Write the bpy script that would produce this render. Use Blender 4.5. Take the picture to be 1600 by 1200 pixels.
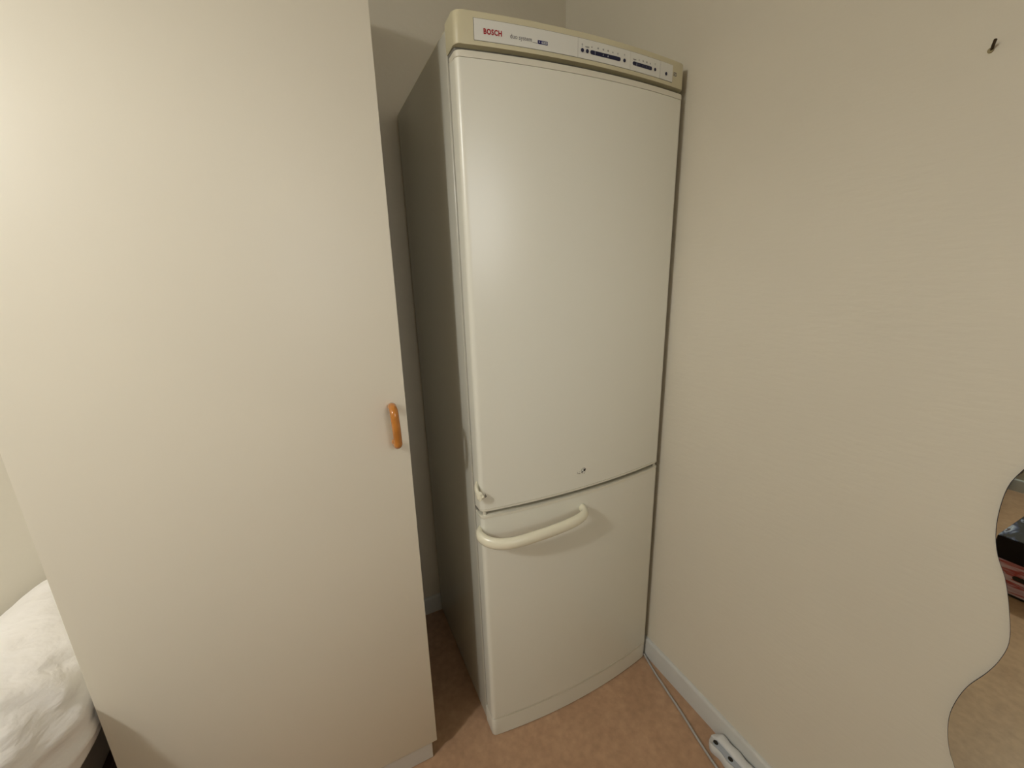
import bpy, bmesh, math, random
from mathutils import Vector, Matrix, noise

scene = bpy.context.scene
for o in list(bpy.data.objects):
    bpy.data.objects.remove(o, do_unlink=True)

# ------------------------------------------------------------------ camera
cam_d = bpy.data.cameras.new('camera')
cam = bpy.data.objects.new('camera', cam_d)
scene.collection.objects.link(cam)
CAM = Vector((-0.3173, -0.935, 1.3703))
yaw, pitch, roll = -0.4413, -0.2653, -0.0309
F = Vector((-math.cos(pitch) * math.sin(yaw), math.cos(pitch) * math.cos(yaw), math.sin(pitch)))
S0 = F.cross(Vector((0, 0, 1))).normalized()
U0 = S0.cross(F)
S = math.cos(roll) * S0 + math.sin(roll) * U0
U = -math.sin(roll) * S0 + math.cos(roll) * U0
m = Matrix((S, U, -F)).transposed().to_4x4()
m.translation = CAM
cam.matrix_world = m
cam_d.sensor_fit = 'HORIZONTAL'
cam_d.sensor_width = 36.0
cam_d.lens = 643.34 / 1600 * 36.0
cam_d.clip_start = 0.02
scene.camera = cam

# ------------------------------------------------------------------ light
scene.view_settings.view_transform = 'Standard'
scene.view_settings.look = 'None'
scene.view_settings.gamma = 1.0
scene.view_settings.use_curve_mapping = False
scene.view_settings.exposure = 0.0

world = bpy.data.worlds.new('world')
scene.world = world
world.use_nodes = True
world.node_tree.nodes['Background'].inputs[0].default_value = (1.0, 0.9, 0.75, 1)
world.node_tree.nodes['Background'].inputs[1].default_value = 0.0


def point_light(name, loc, watts, radius, col):
    d = bpy.data.lights.new(name, 'POINT')
    d.energy = watts
    d.shadow_soft_size = radius
    d.color = col
    o = bpy.data.objects.new(name, d)
    o.location = loc
    scene.collection.objects.link(o)
    return o


# shaded lamp on the left: glow through the shade plus direct light below its rim
LAMP = Vector((-1.90, -0.90, 2.25))
LAMPC = (0.99, 1.0, 0.99)
point_light('lamp_glow', LAMP, 24.5, 0.06, LAMPC)


def spot_light(name, loc, target, watts, size, blend, radius, col):
    d = bpy.data.lights.new(name, 'SPOT')
    d.energy = watts
    d.spot_size = math.radians(size)
    d.spot_blend = blend
    d.shadow_soft_size = radius
    d.color = col
    o = bpy.data.objects.new(name, d)
    o.location = loc
    o.rotation_euler = (Vector(target) - Vector(loc)).to_track_quat('-Z', 'Y').to_euler()
    scene.collection.objects.link(o)


spot_light('lamp_downlight', LAMP, LAMP + Vector((0, 0, -1)), 31.5, 160, 0.25, 0.06, LAMPC)
# soft fill spot added behind the photographer, turned towards the fridge
spot_light('fill_spot', (0.20, -2.30, 1.75), (-0.20, 0.0, 1.27), 40, 55, 1.0, 0.45, LAMPC)

# ------------------------------------------------------------------ materials


def mat(name, col, rough=0.5, spec=0.5, bump=None, metallic=0.0, mottling=None, coat=0.0, bumps=None):
    """bump=(scale, strength, distance, (sx,sy,sz)); mottling=(scale, amount)"""
    M = bpy.data.materials.new(name)
    M.use_nodes = True
    nt = M.node_tree
    b = nt.nodes['Principled BSDF']
    b.inputs['Base Color'].default_value = (*col, 1)
    b.inputs['Roughness'].default_value = rough
    b.inputs['Specular IOR Level'].default_value = spec
    b.inputs['Metallic'].default_value = metallic
    b.inputs['Coat Weight'].default_value = coat
    tc = nt.nodes.new('ShaderNodeTexCoord')
    if mottling:
        n = nt.nodes.new('ShaderNodeTexNoise')
        n.inputs['Scale'].default_value = mottling[0]
        n.inputs['Detail'].default_value = 5
        r = nt.nodes.new('ShaderNodeMapRange')
        r.inputs['From Min'].default_value = 0.3
        r.inputs['From Max'].default_value = 0.7
        r.inputs['To Min'].default_value = 1 - mottling[1]
        r.inputs['To Max'].default_value = 1 + mottling[1]
        mx = nt.nodes.new('ShaderNodeVectorMath')
        mx.operation = 'SCALE'
        mx.inputs[0].default_value = col
        nt.links.new(tc.outputs['Object'], n.inputs['Vector'])
        nt.links.new(n.outputs['Fac'], r.inputs['Value'])
        nt.links.new(r.outputs['Result'], mx.inputs['Scale'])
        nt.links.new(mx.outputs['Vector'], b.inputs['Base Color'])
    prev = None
    for bp in (bumps or ([bump] if bump else [])):
        mp = nt.nodes.new('ShaderNodeMapping')
        mp.inputs['Scale'].default_value = bp[3]
        n = nt.nodes.new('ShaderNodeTexNoise')
        n.inputs['Scale'].default_value = bp[0]
        n.inputs['Detail'].default_value = 4
        bu = nt.nodes.new('ShaderNodeBump')
        bu.inputs['Strength'].default_value = bp[1]
        bu.inputs['Distance'].default_value = bp[2]
        nt.links.new(tc.outputs['Object'], mp.inputs['Vector'])
        nt.links.new(mp.outputs['Vector'], n.inputs['Vector'])
        nt.links.new(n.outputs['Fac'], bu.inputs['Height'])
        if prev:
            nt.links.new(prev.outputs['Normal'], bu.inputs['Normal'])
        nt.links.new(bu.outputs['Normal'], b.inputs['Normal'])
        prev = bu
    return M


WALL = mat('wall_paint', (0.68, 0.632, 0.525), 0.6, 0.35, mottling=(2.2, 0.025),
           bumps=[(70, 0.42, 0.0014, (1, 0.35, 1.5)), (9, 0.3, 0.004, (1, 1, 1))])
CEIL = mat('ceiling_paint', (0.78, 0.75, 0.68), 0.8, 0.2, bump=(80, 0.2, 0.001, (1, 1, 1)))
TRIM = mat('baseboard_paint', (0.60, 0.60, 0.57), 0.35, 0.5, mottling=(9, 0.04))
PLINTH = mat('plinth_foil', (0.62, 0.585, 0.53), 0.5, 0.35)
WARD = mat('wardrobe_foil', (0.81, 0.757, 0.637), 0.42, 0.4, mottling=(3, 0.012),
           bump=(140, 0.1, 0.0004, (2, 1, 0.25)))
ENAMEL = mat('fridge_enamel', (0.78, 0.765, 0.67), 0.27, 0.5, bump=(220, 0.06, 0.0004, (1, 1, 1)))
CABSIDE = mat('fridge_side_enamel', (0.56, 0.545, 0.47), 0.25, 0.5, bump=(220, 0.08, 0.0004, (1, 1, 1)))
CREAM = mat('aged_cream_plastic', (0.63, 0.58, 0.40), 0.38, 0.45, mottling=(6, 0.04))
CAPM = mat('door_trim_plastic', (0.72, 0.69, 0.58), 0.38, 0.45)
HANDLE = mat('cream_handle_plastic', (0.80, 0.76, 0.60), 0.22, 0.5)
STRIPW = mat('fascia_white_plastic', (0.74, 0.735, 0.68), 0.4, 0.45)
GASKET = mat('gasket_grey_rubber', (0.22, 0.21, 0.18), 0.7, 0.3)
DARK = mat('dark_recess', (0.03, 0.026, 0.02), 0.8, 0.2)
NAVY = mat('navy_blue_plastic', (0.008, 0.010, 0.045), 0.35, 0.4)
REDP = mat('red_print', (0.36, 0.008, 0.015), 0.5, 0.3)
GREYP = mat('grey_print', (0.17, 0.16, 0.17), 0.5, 0.3)
PALEP = mat('pale_print', (0.45, 0.47, 0.52), 0.5, 0.3)
BLUEP = mat('dark_blue_print', (0.012, 0.012, 0.10), 0.5, 0.3)
WOOD = mat('orange_lacquered_wood', (0.50, 0.185, 0.030), 0.2, 0.5, mottling=(30, 0.15), coat=0.5)
CORD = mat('grey_white_cable_sheath', (0.42, 0.41, 0.39), 0.4, 0.4)
POWER = mat('white_strip_plastic', (0.70, 0.70, 0.69), 0.35, 0.45)
POWERG = mat('blue_grey_plastic', (0.42, 0.45, 0.50), 0.45, 0.4)
SCREWM = mat('rusty_screw_metal', (0.05, 0.03, 0.012), 0.5, 0.5, metallic=0.6)
STAIN = mat('wall_plug_plastic', (0.30, 0.25, 0.13), 0.6, 0.3)
BEDW = mat('dark_brown_bed_frame', (0.09, 0.05, 0.028), 0.5, 0.4)
MATT = mat('mattress_ticking', (0.45, 0.40, 0.34), 0.9, 0.1)
DUVET = mat('white_cotton', (0.93, 0.90, 0.87), 0.85, 0.15,
            bumps=[(6, 0.7, 0.02, (0.5, 1.0, 2.6)), (20, 0.6, 0.007, (0.4, 1.2, 2.4))])


def floor_mat():
    M = bpy.data.materials.new('brown_linoleum')
    M.use_nodes = True
    nt = M.node_tree
    b = nt.nodes['Principled BSDF']
    b.inputs['Roughness'].default_value = 0.42
    b.inputs['Specular IOR Level'].default_value = 0.35
    tc = nt.nodes.new('ShaderNodeTexCoord')
    n1 = nt.nodes.new('ShaderNodeTexNoise')
    n1.inputs['Scale'].default_value = 7
    n1.inputs['Detail'].default_value = 7
    n1.inputs['Roughness'].default_value = 0.65
    n2 = nt.nodes.new('ShaderNodeTexNoise')
    n2.inputs['Scale'].default_value = 48
    n2.inputs['Detail'].default_value = 4
    r1 = nt.nodes.new('ShaderNodeValToRGB')
    r1.color_ramp.elements[0].position = 0.32
    r1.color_ramp.elements[0].color = (0.41, 0.25, 0.152, 1)
    r1.color_ramp.elements[1].position = 0.7
    r1.color_ramp.elements[1].color = (0.52, 0.33, 0.205, 1)
    r2 = nt.nodes.new('ShaderNodeMapRange')
    r2.inputs['From Min'].default_value = 0.3
    r2.inputs['From Max'].default_value = 0.7
    r2.inputs['To Min'].default_value = 0.9
    r2.inputs['To Max'].default_value = 1.1
    sc = nt.nodes.new('ShaderNodeVectorMath')
    sc.operation = 'SCALE'
    L = nt.links.new
    L(tc.outputs['Object'], n1.inputs['Vector'])
    L(tc.outputs['Object'], n2.inputs['Vector'])
    L(n1.outputs['Fac'], r1.inputs['Fac'])
    L(n2.outputs['Fac'], r2.inputs['Value'])
    L(r1.outputs['Color'], sc.inputs[0])
    L(r2.outputs['Result'], sc.inputs['Scale'])
    L(sc.outputs['Vector'], b.inputs['Base Color'])
    return M


FLOOR = floor_mat()


def mirror_mat():
    M = bpy.data.materials.new('silvered_glass')
    M.use_nodes = True
    b = M.node_tree.nodes['Principled BSDF']
    b.inputs['Base Color'].default_value = (0.74, 0.80, 0.72, 1)
    b.inputs['Metallic'].default_value = 1
    b.inputs['Roughness'].default_value = 0.01
    return M


MIRROR = mirror_mat()
GLASSEDGE = mat('dark_glass_edge', (0.035, 0.033, 0.045), 0.15, 0.6)


def stroke_mat(name, stops, scale, ang, rough=0.5):
    """woven cloth with brush-like streaks of several colours"""
    M = bpy.data.materials.new(name)
    M.use_nodes = True
    nt = M.node_tree
    b = nt.nodes['Principled BSDF']
    b.inputs['Roughness'].default_value = rough
    tc = nt.nodes.new('ShaderNodeTexCoord')
    mp = nt.nodes.new('ShaderNodeMapping')
    mp.inputs['Rotation'].default_value = ang
    mp.inputs['Scale'].default_value = scale
    n = nt.nodes.new('ShaderNodeTexNoise')
    n.inputs['Scale'].default_value = 1
    n.inputs['Detail'].default_value = 4
    n.inputs['Distortion'].default_value = 0.6
    r = nt.nodes.new('ShaderNodeValToRGB')
    el = r.color_ramp.elements
    while len(el) < len(stops):
        el.new(0.5)
    for e, (p, c) in zip(el, stops):
        e.position = p
        e.color = (*c, 1)
    L = nt.links.new
    L(tc.outputs['Object'], mp.inputs['Vector'])
    L(mp.outputs['Vector'], n.inputs['Vector'])
    L(n.outputs['Fac'], r.inputs['Fac'])
    L(r.outputs['Color'], b.inputs['Base Color'])
    return M


LIDM = stroke_mat('black_cloth_with_blue_white_strokes',
                  [(0.0, (0.008, 0.006, 0.010)), (0.50, (0.010, 0.008, 0.012)), (0.56, (0.05, 0.07, 0.16)),
                   (0.62, (0.45, 0.50, 0.62)), (0.66, (0.02, 0.015, 0.03)), (0.76, (0.35, 0.03, 0.08))],
                  (7, 24, 5), (0, 0, 0.5))
LIDS = mat('black_cloth', (0.010, 0.006, 0.006), 0.7, 0.2)
PINKM = stroke_mat('pink_cloth_with_red_strokes',
                   [(0.30, (0.55, 0.33, 0.38)), (0.42, (0.42, 0.05, 0.05)), (0.48, (0.60, 0.36, 0.42)),
                    (0.60, (0.70, 0.55, 0.60)), (0.68, (0.35, 0.06, 0.10))],
                   (4, 5, 42), (0.12, 0, 0))

# ------------------------------------------------------------------ helpers
col = scene.collection


def tag(o, label=None, cat=None, group=None, kind=None):
    if label: o['label'] = label
    if cat: o['category'] = cat
    if group: o['group'] = group
    if kind: o['kind'] = kind
    return o


def empty(name, loc=(0, 0, 0), label=None, cat=None):
    o = bpy.data.objects.new(name, None)
    o.location = loc
    o.empty_display_size = 0.05
    col.objects.link(o)
    return tag(o, label, cat)


def obj(name, bm, material, parent=None, smooth=False):
    bmesh.ops.recalc_face_normals(bm, faces=bm.faces)
    me = bpy.data.meshes.new(name)
    bm.to_mesh(me)
    bm.free()
    me.materials.append(material)
    if smooth:
        for p in me.polygons:
            p.use_smooth = True
    o = bpy.data.objects.new(name, me)
    col.objects.link(o)
    if parent:
        o.parent = parent
        # meshes are written in the coordinates of the top parent's frame
        root = parent
        off = Vector((0, 0, 0))
        while root:
            off += root.location
            root = root.parent
        if any(off):
            for v in me.vertices:
                v.co -= off
    return o


def shade(o, deg=40):
    me = o.data
    for p in me.polygons:
        p.use_smooth = True
    me.set_sharp_from_angle(angle=math.radians(deg))
    return o


def box(bm, x0, x1, y0, y1, z0, z1, bev=0.0, seg=2):
    r = bmesh.ops.create_cube(bm, size=1)
    vs = r['verts']
    for v in vs:
        v.co = Vector((x0 + (v.co.x + .5) * (x1 - x0), y0 + (v.co.y + .5) * (y1 - y0), z0 + (v.co.z + .5) * (z1 - z0)))
    if bev > 0:
        es = list({e for v in vs for e in v.link_edges})
        bmesh.ops.bevel(bm, geom=es, offset=bev, segments=seg, affect='EDGES', profile=0.5)
    return bm


def prism(bm, pts, axis, a, b, bev=0.0):
    """extrude a 2-D outline; axis 'z': pts are (x,y); axis 'x': pts are (y,z); 'y': (x,z)"""
    def P(p, t):
        return {'z': (p[0], p[1], t), 'x': (t, p[0], p[1]), 'y': (p[0], t, p[1])}[axis]
    lo = [bm.verts.new(P(p, a)) for p in pts]
    hi = [bm.verts.new(P(p, b)) for p in pts]
    n = len(pts)
    for i in range(n):
        bm.faces.new((lo[i], lo[(i + 1) % n], hi[(i + 1) % n], hi[i]))
    f1 = bm.faces.new(lo)
    f2 = bm.faces.new(hi)
    if bev > 0:
        bmesh.ops.bevel(bm, geom=list(f1.edges) + list(f2.edges), offset=bev, segments=2, affect='EDGES', profile=0.5)
    return bm


def smooth_path(pts, n=8):
    out = []
    P = [Vector(p) for p in pts]
    P = [2 * P[0] - P[1]] + P + [2 * P[-1] - P[-2]]
    for i in range(1, len(P) - 2):
        for k in range(n):
            t = k / n
            a, b_, c, d_ = P[i - 1], P[i], P[i + 1], P[i + 2]
            out.append(0.5 * ((2 * b_) + (-a + c) * t + (2 * a - 5 * b_ + 4 * c - d_) * t * t + (-a + 3 * b_ - 3 * c + d_) * t ** 3))
    out.append(P[-2])
    return out


def tube(bm, path, ru, rv=None, up=Vector((0, 0, 1)), seg=16, taper=None, round_ends=True):
    """sweep an ellipse: ru along the side vector, rv along 'up'"""
    rv = rv or ru
    rings = []
    n = len(path)
    for i, p in enumerate(path):
        t = (path[min(i + 1, n - 1)] - path[max(i - 1, 0)]).normalized()
        s = t.cross(up).normalized()
        u = s.cross(t).normalized()
        k = taper(i / (n - 1)) if taper else 1.0
        rings.append([bm.verts.new(p + s * math.cos(a) * ru * k + u * math.sin(a) * rv * k)
                      for a in [2 * math.pi * j / seg for j in range(seg)]])
    for r0, r1 in zip(rings, rings[1:]):
        for j in range(seg):
            bm.faces.new((r0[j], r0[(j + 1) % seg], r1[(j + 1) % seg], r1[j]))
    bm.faces.new(rings[0])
    bm.faces.new(rings[-1])
    return bm


def disc(bm, x, z, y, r, depth=0.001, rz=None, seg=20):
    pts = [(x + r * math.cos(2 * math.pi * k / seg), z + (rz or r) * math.sin(2 * math.pi * k / seg)) for k in range(seg)]
    return prism(bm, pts, 'y', y, y - depth)


# ------------------------------------------------------------------ the room
XR, YB, XL, YF, ZC = 0.617, 0.515, -2.15, -3.10, 2.52


def slab(name, x0, x1, y0, y1, z0, z1, material):
    bm = bmesh.new()
    box(bm, x0, x1, y0, y1, z0, z1)
    return tag(obj(name, bm, material), kind='structure')


WT = 0.10
slab('floor', XL - WT, XR + WT, YF - WT, YB + WT, -WT, 0, FLOOR)
slab('ceiling', XL - WT, XR + WT, YF - WT, YB + WT, ZC, ZC + WT, CEIL)
slab('wall_back', XL - WT, XR + WT, YB, YB + WT, 0, ZC, WALL)
slab('wall_right', XR, XR + WT, YF, YB, 0, ZC, WALL)
slab('wall_left', XL - WT, XL, YF, YB, 0, ZC, WALL)
slab('wall_front', XL - WT, XR + WT, YF - WT, YF, 0, ZC, WALL)

HB = 0.075
prof = [(0, 0), (0.0105, 0), (0.0105, HB - 0.010), (0.0095, HB - 0.005), (0.006, HB - 0.001), (0.003, HB), (0, HB)]
bm = bmesh.new()
prism(bm, [(XR - a, z) for a, z in prof], 'y', YF, YB)
tag(shade(obj('baseboard_right', bm, TRIM)), kind='structure')
bm = bmesh.new()
prism(bm, [(YB - a, z) for a, z in prof], 'x', XL, XR - 0.0105)
tag(shade(obj('baseboard_back', bm, TRIM)), kind='structure')
bm = bmesh.new()
prism(bm, [(XL + a, z) for a, z in prof], 'y', YF, YB - 0.0105)
tag(shade(obj('baseboard_left', bm, TRIM)), kind='structure')

# screw left in the right wall
t = empty('wall_screw', (XR, -0.612, 1.661), 'small dark screw left in the right wall near its top', 'screw')
bm = bmesh.new()
tube(bm, [Vector((XR - 0.0003, -0.609, 1.658)), Vector((XR - 0.002, -0.609, 1.658))], 0.0034, seg=12)
obj('wall_plug', bm, STAIN, t)
bm = bmesh.new()
p = [Vector((XR - 0.001, -0.610, 1.659)), Vector((XR - 0.008, -0.613, 1.6625)), Vector((XR - 0.014, -0.616, 1.666))]
tube(bm, p, 0.0019, seg=10)
shade(obj('screw_shank', bm, SCREWM, t))

# ------------------------------------------------------------------ wardrobe
W = empty('wardrobe', (-0.1645, -0.0255, 0), 'tall beige flat-fronted wardrobe with a wooden handle left of the fridge', 'wardrobe')
WX0, WX1, WY, WH = -0.811, -0.1645, -0.0255, 2.085
bm = bmesh.new()
t_ = 0.018
yb = YB - 0.014
box(bm, WX0 + .002, WX0 + t_, WY + 0.0195, yb, 0.0, WH, .0008, 1)
box(bm, WX1 - t_ - .012, WX1 - .012, WY + 0.0195, yb, 0.0, WH, .0008, 1)
box(bm, WX0 + t_, WX1 - t_ - .012, WY + 0.0195, yb, WH - t_, WH)
box(bm, WX0 + t_, WX1 - t_ - .012, WY + 0.0195, yb, 0.06, 0.06 + t_)
box(bm, WX0 + t_, WX1 - t_ - .012, yb - .006, yb, 0.06, WH)
obj('body', bm, WARD, W)
bm = bmesh.new()
box(bm, WX0 + .004, WX1 - .015, WY + 0.003, WY + 0.019, 0.001, 0.0585, .001, 1)
obj('plinth', bm, PLINTH, W)
bm = bmesh.new()
box(bm, WX0, WX1, WY, WY + 0.018, 0.061, WH - 0.002, .0018, 2)
wd = shade(obj('door', bm, WARD, W))
bm = bmesh.new()
hx = -0.1970
path = smooth_path([(hx + .0005, WY + .001, 1.088), (hx, WY - .016, 1.090), (hx - .0003, WY - .031, 1.083), (hx, WY - .035, 1.066),
                    (hx + .001, WY - .035, 1.040), (hx + .002, WY - .031, 1.015), (hx + .002, WY - .030, 1.008),
                    (hx + .002, WY - .016, 1.001), (hx + .002, WY + .001, 1.003)], 8)
# build as a bow handle: sweep with a side vector in x
tube(bm, path, 0.0092, 0.0092, up=Vector((1, 0, 0)), seg=18)
shade(obj('handle', bm, WOOD, wd), 60)
W.rotation_euler = (0, 0.0085, 0)

# ------------------------------------------------------------------ fridge
FR = empty('fridge_freezer', (0.3, 0.2, 0), 'tall off-white fridge freezer in the corner, upper door missing its handle', 'fridge')
FW, T, BU, RC = 0.6, 0.054, 0.024, 0.013


def yfront(x, off=0.0):
    return -T - off - BU * (1 - ((x - 0.3) / 0.3) ** 2)


def front_profile(y_back, x0=0.0, x1=FW, off=0.0, rc=RC, n=28, inset=0.0):
    """closed outline of a bowed front with rounded corners"""
    pts = [(x0, y_back)]
    # left corner arc centre
    ycl = yfront(x0 + rc, off) + rc
    for k in range(7):
        a = math.pi + (math.pi / 2) * k / 6
        pts.append((x0 + rc + rc * math.cos(a), ycl + rc * math.sin(a)))
    for k in range(1, n):
        x = x0 + rc + (x1 - x0 - 2 * rc) * k / n
        pts.append((x, yfront(x, off)))
    ycr = yfront(x1 - rc, off) + rc
    for k in range(7):
        a = 1.5 * math.pi + (math.pi / 2) * k / 6
        pts.append((x1 - rc + rc * math.cos(a), ycr + rc * math.sin(a)))
    pts.append((x1, y_back))
    return pts


D = 0.50
bm = bmesh.new()
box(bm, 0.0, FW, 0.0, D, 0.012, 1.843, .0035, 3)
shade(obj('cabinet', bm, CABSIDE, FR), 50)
# feet
for fx in (0.05, 0.55):
    for fy in (0.05, 0.45):
        bm = bmesh.new()
        bmesh.ops.create_cone(bm, cap_ends=True, segments=16, radius1=0.018, radius2=0.015, depth=0.013,
                              matrix=Matrix.Translation((fx, fy, 0.0065)))
        obj('foot', bm, DARK, FR)


def door(name, z0, z1, cap_lo, cap_hi):
    bm = bmesh.new()
    prism(bm, front_profile(-0.014), 'z', z0 + cap_lo, z1 - cap_hi)
    dr = shade(obj(name, bm, ENAMEL, FR), 30)
    for nm, a, b in (('top_trim', z1 - cap_hi, z1), ('bottom_trim', z0, z0 + cap_lo)):
        if b - a < 1e-4:
            continue
        bm = bmesh.new()
        g = 0.0006
        if nm == 'top_trim':
            a += g
        else:
            b -= g
        prism(bm, front_profile(-0.014, off=0.0006), 'z', a, b, bev=0.0012)
        shade(obj(nm, bm, CAPM, dr), 40)
    for a, b in ((z1 - cap_hi - .001, z1 - cap_hi + .0012), (z0 + cap_lo - .0012, z0 + cap_lo + .001)):
        bm = bmesh.new()
        prism(bm, front_profile(-0.0143, off=-0.001, x0=.001, x1=.599), 'z', a, b)
        obj('trim_joint', bm, GASKET, dr)
    bm = bmesh.new()
    box(bm, 0.008, 0.592, -0.0142, 0.0002, z0 + .008, z1 - .008, .002, 1)
    obj('gasket', bm, mat('gasket_light', (0.45, 0.44, 0.40), 0.6, 0.3), dr)
    return dr


up = door('refrigerator_door', 0.7785, 1.787, 0.006, 0.012)
lo = door('freezer_door', 0.070, 0.765, 0.004, 0.008)
# dark grey fill behind the gaps, standing in for their shade
bm = bmesh.new()
prism(bm, front_profile(0.001, x0=.004, x1=.596, off=-0.030, rc=.006), 'z', 0.7635, 0.780)
obj('gap_shade_fill', bm, GASKET, FR)
bm = bmesh.new()
prism(bm, front_profile(0.001, x0=.003, x1=.597, off=-0.016, rc=.006), 'z', 1.785, 1.799)
obj('top_gap_shade_fill', bm, GASKET, FR)
# hinge pin at the left end of the middle gap, and hinge tab on the right
for hx_, nm in ((0.012, 'corner_pin'), (0.588, 'hinge_pin')):
    bm = bmesh.new()
    bmesh.ops.create_cone(bm, cap_ends=True, segments=14, radius1=0.0045, radius2=0.0045, depth=0.0150,
                          matrix=Matrix.Translation((hx_, -0.047, 0.7718)))
    obj(nm, bm, CAPM, FR)
# plinth
bm = bmesh.new()
prism(bm, front_profile(0.0, off=-0.001), 'z', 0.004, 0.0665, bev=0.001)
shade(obj('plinth', bm, ENAMEL, FR), 30)
bm = bmesh.new()
prism(bm, front_profile(-0.01, x0=.002, x1=.598, off=-0.003), 'z', 0.066, 0.0705)
obj('plinth_joint', bm, GASKET, FR)

# top fascia: aged cream plastic housing
bm = bmesh.new()
prism(bm, front_profile(0.0, off=0.001, rc=.016), 'z', 1.797, 1.852, bev=0.002)
fas = shade(obj('control_fascia', bm, CREAM, FR), 30)
bm = bmesh.new()
box(bm, 0.004, 0.596, -0.001, D - .004, 1.842, 1.8495, .002, 2)
obj('top_cover', bm, CREAM, FR)


def strip(name, x0, x1, z0, z1, material, parent, off=0.002, back=0.0, n=10):
    """thin curved plate following the fascia"""
    bm = bmesh.new()
    pts = [(x0 + (x1 - x0) * k / n, yfront(x0 + (x1 - x0) * k / n, off)) for k in range(n + 1)]
    pts += [(x, y + 0.0012 + off - back) for x, y in reversed(pts)]
    prism(bm, pts, 'z', z0, z1)
    return obj(name, bm, material, parent)


# dark grey plate drawn as a shadow line round the strip, then the plates
sl = strip('strip_shadow_line', 0.0370, 0.5520, 1.8045, 1.8415, GASKET, fas, off=0.0012, n=30)
lp = strip('logo_plate', 0.0380, 0.2645, 1.8053, 1.8407, STRIPW, fas, off=0.0018)
p1 = strip('control_plate', 0.2652, 0.4085, 1.8053, 1.8407, STRIPW, fas, off=0.0018)
p2 = strip('control_plate', 0.4092, 0.5055, 1.8053, 1.8407, STRIPW, fas, off=0.0018)
p3 = strip('switch_plate', 0.5062, 0.5512, 1.8053, 1.8407, STRIPW, fas, off=0.0022)


def flat_on_fascia(me, off):
    for v in me.vertices:
        v.co.y = yfront(v.co.x, off) + v.co.y


def text(name, body, x, z, size, material, parent, off=0.0021, bold=0.0, sx=1.0, space=1.0):
    cu = bpy.data.curves.new(name, 'FONT')
    cu.body = body
    cu.size = size
    cu.offset = bold
    cu.extrude = 0.0001
    cu.space_character = space
    cu.resolution_u = 3
    cu.align_x = 'LEFT'
    to = bpy.data.objects.new('tmp', cu)
    col.objects.link(to)
    dg = bpy.context.evaluated_depsgraph_get()
    me = bpy.data.meshes.new_from_object(to.evaluated_get(dg))
    bpy.data.objects.remove(to)
    me.name = name
    for v in me.vertices:
        u, w, e = v.co
        xx = x + u * sx
        v.co = Vector((xx, yfront(xx, off) - e, z + w))
    for v in me.vertices:
        v.co -= FR.location
    me.materials.clear()
    me.materials.append(material)
    o = bpy.data.objects.new(name, me)
    col.objects.link(o)
    o.parent = parent
    return o


text('maker_lettering', 'BOSCH', 0.0560, 1.8170, 0.0126, REDP, lp, bold=0.00045, sx=0.86, space=1.10)
text('lettering', 'duo system', 0.1100, 1.8165, 0.0110, GREYP, lp, sx=0.93)


def plate(name, shapes, material, parent, off=0.0021):
    """little printed or moulded shapes on the fascia; shapes are lists of (x,z)"""
    bm = bmesh.new()
    for pts in shapes:
        a = [bm.verts.new((x, yfront(x, off), z)) for x, z in pts]
        b = [bm.verts.new((x, yfront(x, off) + .0006, z)) for x, z in pts]
        n = len(pts)
        bm.faces.new(a)
        bm.faces.new(b)
        for i in range(n):
            bm.faces.new((a[i], a[(i + 1) % n], b[(i + 1) % n], b[i]))
    return obj(name, bm, material, parent)


def rr(x0, x1, z0, z1, r=None, seg=6):
    r = r if r is not None else (z1 - z0) / 2
    out = []
    for cx, cz, a0 in ((x1 - r, z1 - r, 0), (x0 + r, z1 - r, 90), (x0 + r, z0 + r, 180), (x1 - r, z0 + r, 270)):
        for k in range(seg + 1):
            a = math.radians(a0 + 90 * k / seg)
            out.append((cx + r * math.cos(a), cz + r * math.sin(a)))
    return out


def circ(x, z, r, n=18, k=1.0):
    return [(x + r * math.cos(2 * math.pi * i / n), z + r * k * math.sin(2 * math.pi * i / n)) for i in range(n)]


plate('underline', [[(0.1590, 1.8155), (0.1690, 1.8155), (0.1690, 1.8161), (0.1590, 1.8161)]], GREYP, lp)
plate('badge', [rr(0.1700, 0.1925, 1.8150, 1.8215, 0.0008)], BLUEP, lp, off=0.0020)
plate('badge_window', [rr(0.1785, 0.1915, 1.8162, 1.8203, 0.0006)], PALEP, lp, off=0.0023)
plate('badge_star', [circ(0.1738, 1.8183, 0.0012, 8)], PALEP, lp, off=0.0023)
plate('badge_bars', [rr(0.1803, 0.1842, 1.8175, 1.8190, 0.0003), rr(0.1858, 0.1897, 1.8175, 1.8190, 0.0003)], GREYP, lp, off=0.0025)

ZBT = 1.8195


def button(x, parent, r=0.0037, z=ZBT):
    plate('button', [circ(x, z, r, 20)], NAVY, parent, off=0.0030)


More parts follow.
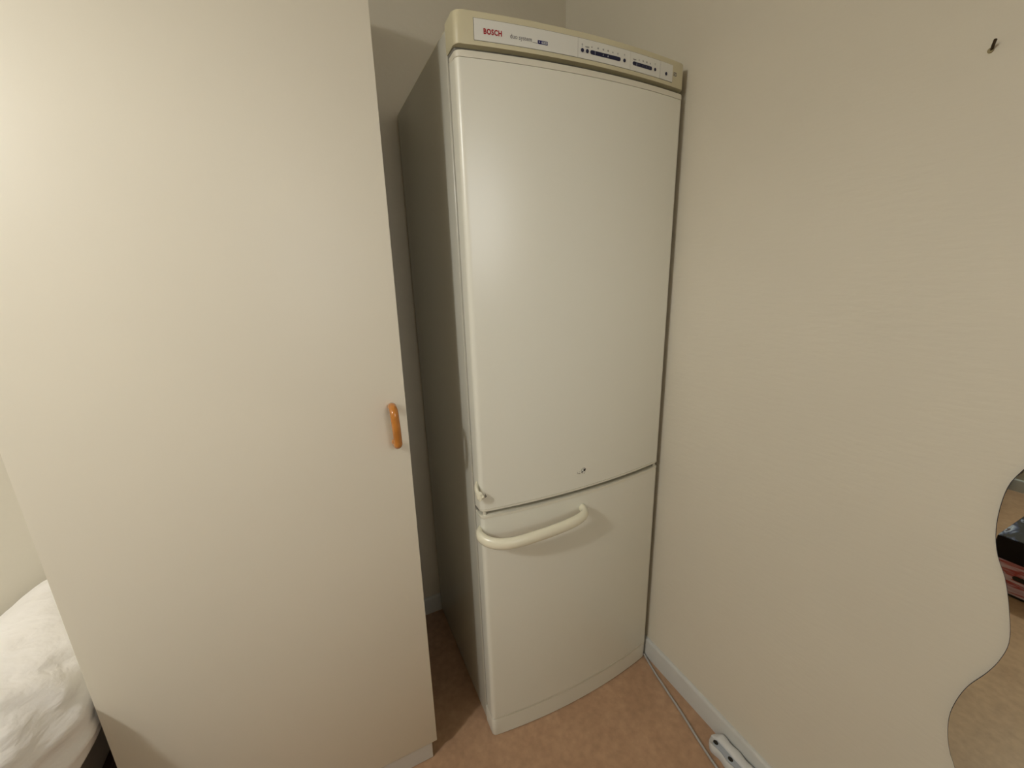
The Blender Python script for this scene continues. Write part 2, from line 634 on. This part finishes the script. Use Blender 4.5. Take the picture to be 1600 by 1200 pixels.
def icon(parent, x, z, kind):
    g = []
    if kind == 'ring':
        for i in range(8):
            a, b = 2 * math.pi * i / 8, 2 * math.pi * (i + 1) / 8
            g.append([(x + .0018 * math.cos(a), z + .0018 * math.sin(a)), (x + .0018 * math.cos(b), z + .0018 * math.sin(b)),
                      (x + .0012 * math.cos(b), z + .0012 * math.sin(b)), (x + .0012 * math.cos(a), z + .0012 * math.sin(a))])
        g.append([(x - .0015, z - .0036), (x + .0015, z - .0036), (x + .0015, z - .0031), (x - .0015, z - .0031)])
    if kind == 'flake':
        for a in (0.0, 1.047, 2.094):
            dx, dz = math.cos(a), math.sin(a)
            g.append([(x - dx * .0019 + dz * .00025, z - dz * .0019 - dx * .00025), (x + dx * .0019 + dz * .00025, z + dz * .0019 - dx * .00025),
                      (x + dx * .0019 - dz * .00025, z + dz * .0019 + dx * .00025), (x - dx * .0019 - dz * .00025, z - dz * .0019 + dx * .00025)])
    if kind == 'drop':
        g.append([(x - .0013, z - .0016), (x + .0013, z - .0016), (x, z + .0018)])
    if kind == 'bars':
        for k in (-1, 0, 1):
            g.append([(x + k * .0012 - .0003, z - .0015), (x + k * .0012 + .0003, z - .0015), (x + k * .0012 + .0003, z + .0015), (x + k * .0012 - .0003, z + .0015)])
    if kind == 'tap':
        g.append([(x - .0014, z + .0010), (x + .0014, z + .0010), (x + .0014, z + .0015), (x - .0014, z + .0015)])
        g.append([(x - .0003, z - .0018), (x + .0003, z - .0018), (x + .0003, z + .0010), (x - .0003, z + .0010)])
    plate('symbol', g, GREYP, parent)


button(0.2755, p1)
button(0.2880, p1)
icon(p1, 0.2755, 1.8300, 'ring')
text('lettering', 'super', 0.2828, 1.8262, 0.0048, GREYP, p1)
plate('display_bar', [rr(0.2960, 0.3790, 1.8157, 1.8233)], NAVY, p1, off=0.0026)
plate('display_tick', [[(0.3083, 1.8157), (0.3089, 1.8157), (0.3089, 1.8233), (0.3083, 1.8233)]], PALEP, p1, off=0.0029)
plate('display_mark', [[(0.3290, 1.8180), (0.3310, 1.8180), (0.3300, 1.8212)], [(0.3420, 1.8178), (0.3446, 1.8178), (0.3433, 1.8216)]], PALEP, p1, off=0.0029)
for k, x in enumerate((0.300, 0.3165, 0.3305, 0.3435, 0.3570, 0.3710)):
    icon(p1, x, 1.8295, ('drop', 'flake', 'bars', 'flake', 'drop', 'drop')[k])
button(0.3905, p1, 0.0035)
icon(p1, 0.3905, 1.8300, 'tap')

plate('display_bar', [rr(0.4155, 0.4775, 1.8157, 1.8230)], NAVY, p2, off=0.0026)
plate('display_tick', [[(0.4277, 1.8157), (0.4282, 1.8157), (0.4282, 1.8230), (0.4277, 1.8230)]], PALEP, p2, off=0.0029)
plate('display_mark', [circ(0.4345, 1.8194, .0009, 8), circ(0.4470, 1.8194, .0009, 8), circ(0.4590, 1.8194, .0009, 8), circ(0.4700, 1.8194, .0009, 8)], GREYP, p2, off=0.0029)
text('lettering', 'super', 0.4160, 1.8262, 0.0048, GREYP, p2)
for k, x in enumerate((0.4350, 0.4480, 0.4600, 0.4715)):
    icon(p2, x, 1.8290, ('drop', 'flake', 'bars', 'drop')[k])
button(0.4880, p2, 0.0034)
icon(p2, 0.4880, 1.8300, 'tap')
button(0.5275, p3, 0.0036, 1.8185)
icon(p3, 0.5275, 1.8300, 'ring')
text('lettering', 'ED', 0.5560, 1.8205, 0.0110, GREYP, fas, off=0.0012, bold=0.0003, sx=0.95)

# freezer handle: fat cream bow that wraps round the door's left corner
bm = bmesh.new()
zc = 0.713
path = smooth_path([(0.003, -0.036, zc + .010), (-0.006, -0.050, zc + .008), (-0.008, -0.068, zc + .004), (0.004, -0.090, zc + .000),
                    (0.030, -0.110, zc - .002), (0.070, -0.121, zc - .002),
                    (0.130, -0.1245, zc - .001), (0.190, -0.1240, zc), (0.240, -0.1195, zc + .001), (0.272, -0.1120, zc + .003),
                    (0.290, -0.0990, zc + .004), (0.2965, -0.0740, zc + .004)], 7)


def htaper(t):
    if t < 0.18:
        return 0.55 + 0.45 * (t / 0.18)
    if t > 0.72:
        return 1.0 - 0.12 * (t - 0.72) / 0.28
    return 1.0


tube(bm, path, 0.0115, 0.0155, seg=20, taper=htaper)
shade(obj('handle', bm, HANDLE, lo), 60)

# what is left of the upper handle: broken mount on the door edge and the bare fixing hole
bm = bmesh.new()
path = smooth_path([(0.0010, -0.034, 0.850), (-0.0050, -0.044, 0.847), (-0.0080, -0.054, 0.841), (-0.0065, -0.0640, 0.834), (-0.001, -0.071, 0.827)], 5)
tube(bm, path, 0.0056, 0.0110, seg=12)
rnd = random.Random(3)
for v in bm.verts:
    if v.co.y < -0.060:
        v.co += Vector((0, rnd.uniform(-.001, .003), rnd.uniform(-.005, .003)))
shade(tag(obj('broken_handle_stub', bm, HANDLE, up), 'cream stub of the snapped-off handle'), 40)
bm = bmesh.new()
pts = [(0.0095, 0.823), (0.0135, 0.829), (0.0118, 0.835), (0.0145, 0.826), (0.0175, 0.822), (0.0125, 0.8185)]
vs = [bm.verts.new((x, yfront(x) - .0008, z)) for x, z in pts]
vb = [bm.verts.new((x, yfront(x) + .001, z)) for x, z in pts]
bm.faces.new(vs)
for i in range(len(pts)):
    bm.faces.new((vs[i], vs[(i + 1) % len(pts)], vb[(i + 1) % len(pts)], vb[i]))
obj('chipped_paint', bm, GASKET, up)

hx0, hz0 = 0.2985, 0.8335
bm = bmesh.new()
disc(bm, hx0, hz0, yfront(hx0) + .0005, 0.0068, 0.0016, rz=0.0068)
obj('fixing_washer', bm, STRIPW, up)
bm = bmesh.new()
disc(bm, hx0 + .0024, hz0 + .0018, yfront(hx0) - .0006, 0.0036, 0.0012, rz=0.0036, seg=12)
disc(bm, hx0 - .0034, hz0 - .0026, yfront(hx0) - .0006, 0.0020, 0.0009, rz=0.0022, seg=9)
for k in range(9):
    a = 0.6 + k * 0.62
    r0 = 0.0072 + .0006 * math.sin(k * 3)
    disc(bm, hx0 + r0 * math.cos(a), hz0 + r0 * math.sin(a), yfront(hx0) - .0001, 0.0010, 0.0009, rz=0.0015, seg=6)
obj('fixing_hole', bm, DARK, up)
bm = bmesh.new()
for (dx, dz, a, b) in ((-.017, -.0050, .0042, .0007), (-.012, -.0065, .0018, .0012), (-.020, -.0010, .0012, .0006), (-.013, -.001, .0010, .0006)):
    disc(bm, hx0 + dx, hz0 + dz, yfront(hx0 + dx) - .0000, a, 0.0005, rz=b, seg=8)
obj('scuff_mark', bm, mat('scuff_grey', (0.25, 0.23, 0.20), .7, .3), up)

# ------------------------------------------------------------------ mirror
MY = [(0.486, -.788), (0.504, -.779), (0.539, -.769), (0.579, -.764), (0.618, -.766), (0.658, -.773), (0.702, -.787), (0.737, -.795),
      (0.776, -.798), (0.825, -.789), (0.879, -.774), (0.911, -.760), (0.946, -.751), (0.990, -.747), (1.033, -.749), (1.065, -.759)]
# the measured stretch of the wavy edge in the mirror plane, carried on by the same wave above and below


EXT = [(1.065 + .035 * k, -0.777 + 0.027 * math.cos(2 * math.pi * (1.065 + .035 * k - 1.010) / 0.405)) for k in range(1, 16)]
dy_ = MY[-1][1] - (-0.777 + 0.027 * math.cos(2 * math.pi * 0.055 / 0.405))
low_ = [(0.486 - .035 * k, -0.784 + 0.020 * math.cos(2 * math.pi * (0.486 - .035 * k - 0.590) / 0.405)) for k in range(1, 10)]
dl_ = MY[0][1] - (-0.784 + 0.020 * math.cos(2 * math.pi * (0.486 - 0.590) / 0.405))
MY = [(z, y + dl_) for z, y in reversed(low_)] + MY + [(z, y + dy_) for z, y in EXT]


def wave(z):
    for i in range(len(MY) - 1):
        (a, ya), (b, yb_) = MY[i], MY[i + 1]
        if a <= z <= b:
            # cubic Hermite with slopes from the neighbours
            def slope(k):
                k0, k1 = max(0, k - 1), min(len(MY) - 1, k + 1)
                return (MY[k1][1] - MY[k0][1]) / (MY[k1][0] - MY[k0][0])
            h = b - a
            t = (z - a) / h
            m0, m1 = slope(i) * h, slope(i + 1) * h
            return (2 * t ** 3 - 3 * t ** 2 + 1) * ya + (t ** 3 - 2 * t ** 2 + t) * m0 + (-2 * t ** 3 + 3 * t ** 2) * yb_ + (t ** 3 - t ** 2) * m1
    return MY[0][1] if z < MY[0][0] else MY[-1][1]


mir = empty('wavy_mirror', (XR, -0.96, 0.9), 'frameless wall mirror with wavy edge on the right wall', 'mirror')
zs = [0.20 + 1.36 * k / 130 for k in range(131)]
left = [(wave(z), z) for z in zs]
right = [(-1.17 - (wave(z) + .775), z) for z in reversed(zs)]
outline = left + right
bm = bmesh.new()
prism(bm, outline, 'x', XR - 0.0002, XR - 0.0062)
obj('backing', bm, GLASSEDGE, mir)
bm = bmesh.new()
cyc = sum(y for y, z in outline) / len(outline)
inn = [(y + (cyc - y) * 0.004, z) for y, z in outline]
prism(bm, inn, 'x', XR - 0.0061, XR - 0.0066)
obj('mirror_glass', bm, MIRROR, mir)

# ------------------------------------------------------------------ cord and power strip
bm = bmesh.new()
path = smooth_path([(0.6045, -0.010, 0.0045), (0.6040, -0.035, 0.0045), (0.600, -0.060, 0.0045), (0.586, -0.115, 0.0045), (0.576, -0.170, 0.0045),
                    (0.560, -0.262, 0.0045), (0.541, -0.350, 0.0045), (0.531, -0.410, 0.0045), (0.522, -0.50, 0.0045),
                    (0.520, -0.62, 0.0045), (0.53, -0.75, 0.0045), (0.56, -0.88, 0.0045)], 8)
tube(bm, path, 0.0033, 0.0040, seg=10)
tag(shade(obj('cable', bm, CORD), 60), 'thin grey white cable running along floor from the fridge', 'cable')

PS = empty('power_strip', (0.578, -0.55, 0), 'white multi-socket power strip on floor against right baseboard', 'power strip')
bm = bmesh.new()
n = 90
y0, y1 = -0.356, -0.72
xc0 = 0.5775


def half_w(s):
    # s: distance from the rounded head
    lobe = 0.0022 * math.cos(2 * math.pi * (s - 0.024) / 0.048)
    w = 0.0262 + lobe
    if s < 0.022:
        w *= math.sqrt(max(0.0, 1 - ((0.022 - s) / 0.022) ** 2))
    e = (y0 - y1) - s
    if e < 0.022:
        w *= math.sqrt(max(0.0, 1 - ((0.022 - e) / 0.022) ** 2))
    return max(w, 0.001)


LT = y0 - y1
sec = []
for i in range(n + 1):
    s = LT * (0.5 - 0.5 * math.cos(math.pi * i / n)) if False else LT * i / n
    sec.append((s, half_w(s)))
HT = 0.038
# cross-section: flat base, rounded shoulders, shallow trough on the room side of the top
cs = [(-0.92, 0.0), (-1.0, 0.25), (-1.0, 0.55), (-0.95, 0.74), (-0.90, 0.79), (-0.83, 0.72), (-0.12, 0.74), (-0.06, 0.95),
      (0.10, 1.0), (0.55, 1.0), (0.85, 0.92), (0.97, 0.75), (1.0, 0.5), (1.0, 0.2), (0.92, 0.0)]
rings = []
for s, w in sec:
    fz = min(1.0, 0.55 + 0.45 * min(s, LT - s) / 0.02)
    rings.append([bm.verts.new((xc0 + a * w, y0 - s, 0.001 + z * HT * fz)) for a, z in cs])
for r0, r1 in zip(rings, rings[1:]):
    for j in range(len(cs)):
        k = (j + 1) % len(cs)
        bm.faces.new((r0[j], r0[k], r1[k], r1[j]))
bm.faces.new(rings[0])
bm.faces.new(rings[-1])
shade(obj('housing', bm, POWER, PS), 60)
bm = bmesh.new()
box(bm, xc0 - 0.0195, xc0 - 0.0042, y0 - LT + .022, y0 - .020, 0.020, HT * 0.79 + .0012, .0004, 1)
obj('socket_trough', bm, POWERG, PS)
k = 0
yy = y0 - 0.024
while yy > y1 + 0.02:
    bm = bmesh.new()
    pts = [(xc0 - 0.0125 + 0.0056 * math.cos(a), yy + 0.0072 * math.sin(a)) for a in [2 * math.pi * j / 14 for j in range(14)]]
    prism(bm, pts, 'z', 0.022, HT * 0.79 + .0020)
    obj('socket', bm, DARK, PS)
    yy -= 0.048

# ------------------------------------------------------------------ bed and duvet
B = empty('bed', (-1.52, 0.08, 0), 'low dark bed along the back wall under the white duvet', 'bed')
BX0, BX1, BY0, BY1 = -2.12, -0.93, -0.24, 0.49
bm = bmesh.new()
box(bm, BX0, BX1, BY0, BY1, 0.13, 0.20, .006, 2)
obj('frame', bm, BEDW, B)
for lx in (BX0 + .05, BX1 - .06):
    for ly in (BY0 + .05, BY1 - .05):
        bm = bmesh.new()
        bmesh.ops.create_cone(bm, cap_ends=True, segments=16, radius1=0.02, radius2=0.026, depth=0.132,
                              matrix=Matrix.Translation((lx, ly, 0.066)))
        obj('leg', bm, BEDW, B)
bm = bmesh.new()
box(bm, BX0 + .01, BX1 - .01, BY0 + .01, BY1 - .01, 0.20, 0.412, .03, 4)
shade(obj('mattress', bm, MATT, B), 50)


def duvet():
    bm = bmesh.new()
    bmesh.ops.create_icosphere(bm, subdivisions=6, radius=1)
    cx, cy = -1.36, 0.125
    ax, ay = 0.545, 0.365
    for v in bm.verts:
        p = v.co.copy()
        # superellipsoid: boxy in plan, puffy in section
        e1, e2 = 0.55, 0.62
        r = (abs(p.x) ** (2 / e1) + abs(p.y) ** (2 / e1)) ** (e1 / 2)
        q = (r ** (2 / e2) + abs(p.z) ** (2 / e2)) ** (e2 / 2)
        p = p / max(q, 1e-6)
        x = cx + ax * p.x
        y = cy + ay * p.y
        # heaped up against the wardrobe, falling away to the left
        s = min(1, max(0, (x + 1.30) / 0.36))
        s = s * s * (3 - 2 * s)
        mid = 0.435 + 0.105 * s
        ztop = 0.485 + 0.232 * s
        zbot = 0.405 + 0.022 * s
        z = mid + ((ztop - mid) if p.z > 0 else (mid - zbot)) * p.z
        # folds
        w = Vector((x * 3.0, y * 5.5, z * 9))
        f = noise.noise(w) * 0.016 + noise.noise(Vector((x * 6 + 3, y * 14, z * 22))) * 0.010
        rg = noise.noise(Vector((x * 4 + 9, y * 7 - x * 5, z * 16)))
        f -= 0.007 * max(0.0, 1 - abs(rg) * 7)
        nrm = Vector((p.x * .6, p.y * .6, p.z)).normalized()
        damp = 1.0 if p.z > -0.7 else 0.2
        # horizontal tucks that run round the right-hand end
        tuck = 0.004 * math.sin(z * 130 + 3.5 * noise.noise(Vector((x * 4, y * 4, 0)))) * max(0.0, p.x) * (1 if p.z > -.4 else 0)
        x += nrm.x * (f + tuck) * damp
        y += nrm.y * (f + tuck) * damp
        z += nrm.z * f * damp
        x = min(x, -0.8145)
        y = min(y, 0.508)
        v.co = (x, y, max(z, 0.4125))
    return bm


tag(shade(obj('duvet', duvet(), DUVET), 180), 'puffy white duvet heaped on the bed left of the wardrobe', 'duvet')

# ------------------------------------------------------------------ box seen in the mirror
SB = empty('storage_box', (-1.14, -0.70, 0), 'black and pink patterned storage box on floor, reflected in the wavy mirror', 'box')
bm = bmesh.new()
box(bm, -1.42, -0.922, -0.93, -0.458, 0.001, 0.150, .004, 2)
sbx = obj('body', bm, PINKM, SB)
bm = bmesh.new()
box(bm, -1.425, -0.918, -0.935, -0.453, 0.150, 0.248, .006, 2)
obj('lid', bm, LIDS, SB)
bm = bmesh.new()
box(bm, -1.423, -0.920, -0.933, -0.455, 0.2475, 0.2515, .002, 1)
obj('lid_top', bm, LIDM, SB)
bm = bmesh.new()
prism(bm, [(y, z) for y, z in rr(-0.68, -0.525, 0.078, 0.098)], 'x', -0.9235, -0.9205)
obj('hand_slot', bm, DARK, sbx)
bm = bmesh.new()
box(bm, -1.424, -0.9195, -0.934, -0.455, 0.001, 0.010, .002, 1)
obj('bottom_band', bm, DARK, sbx)
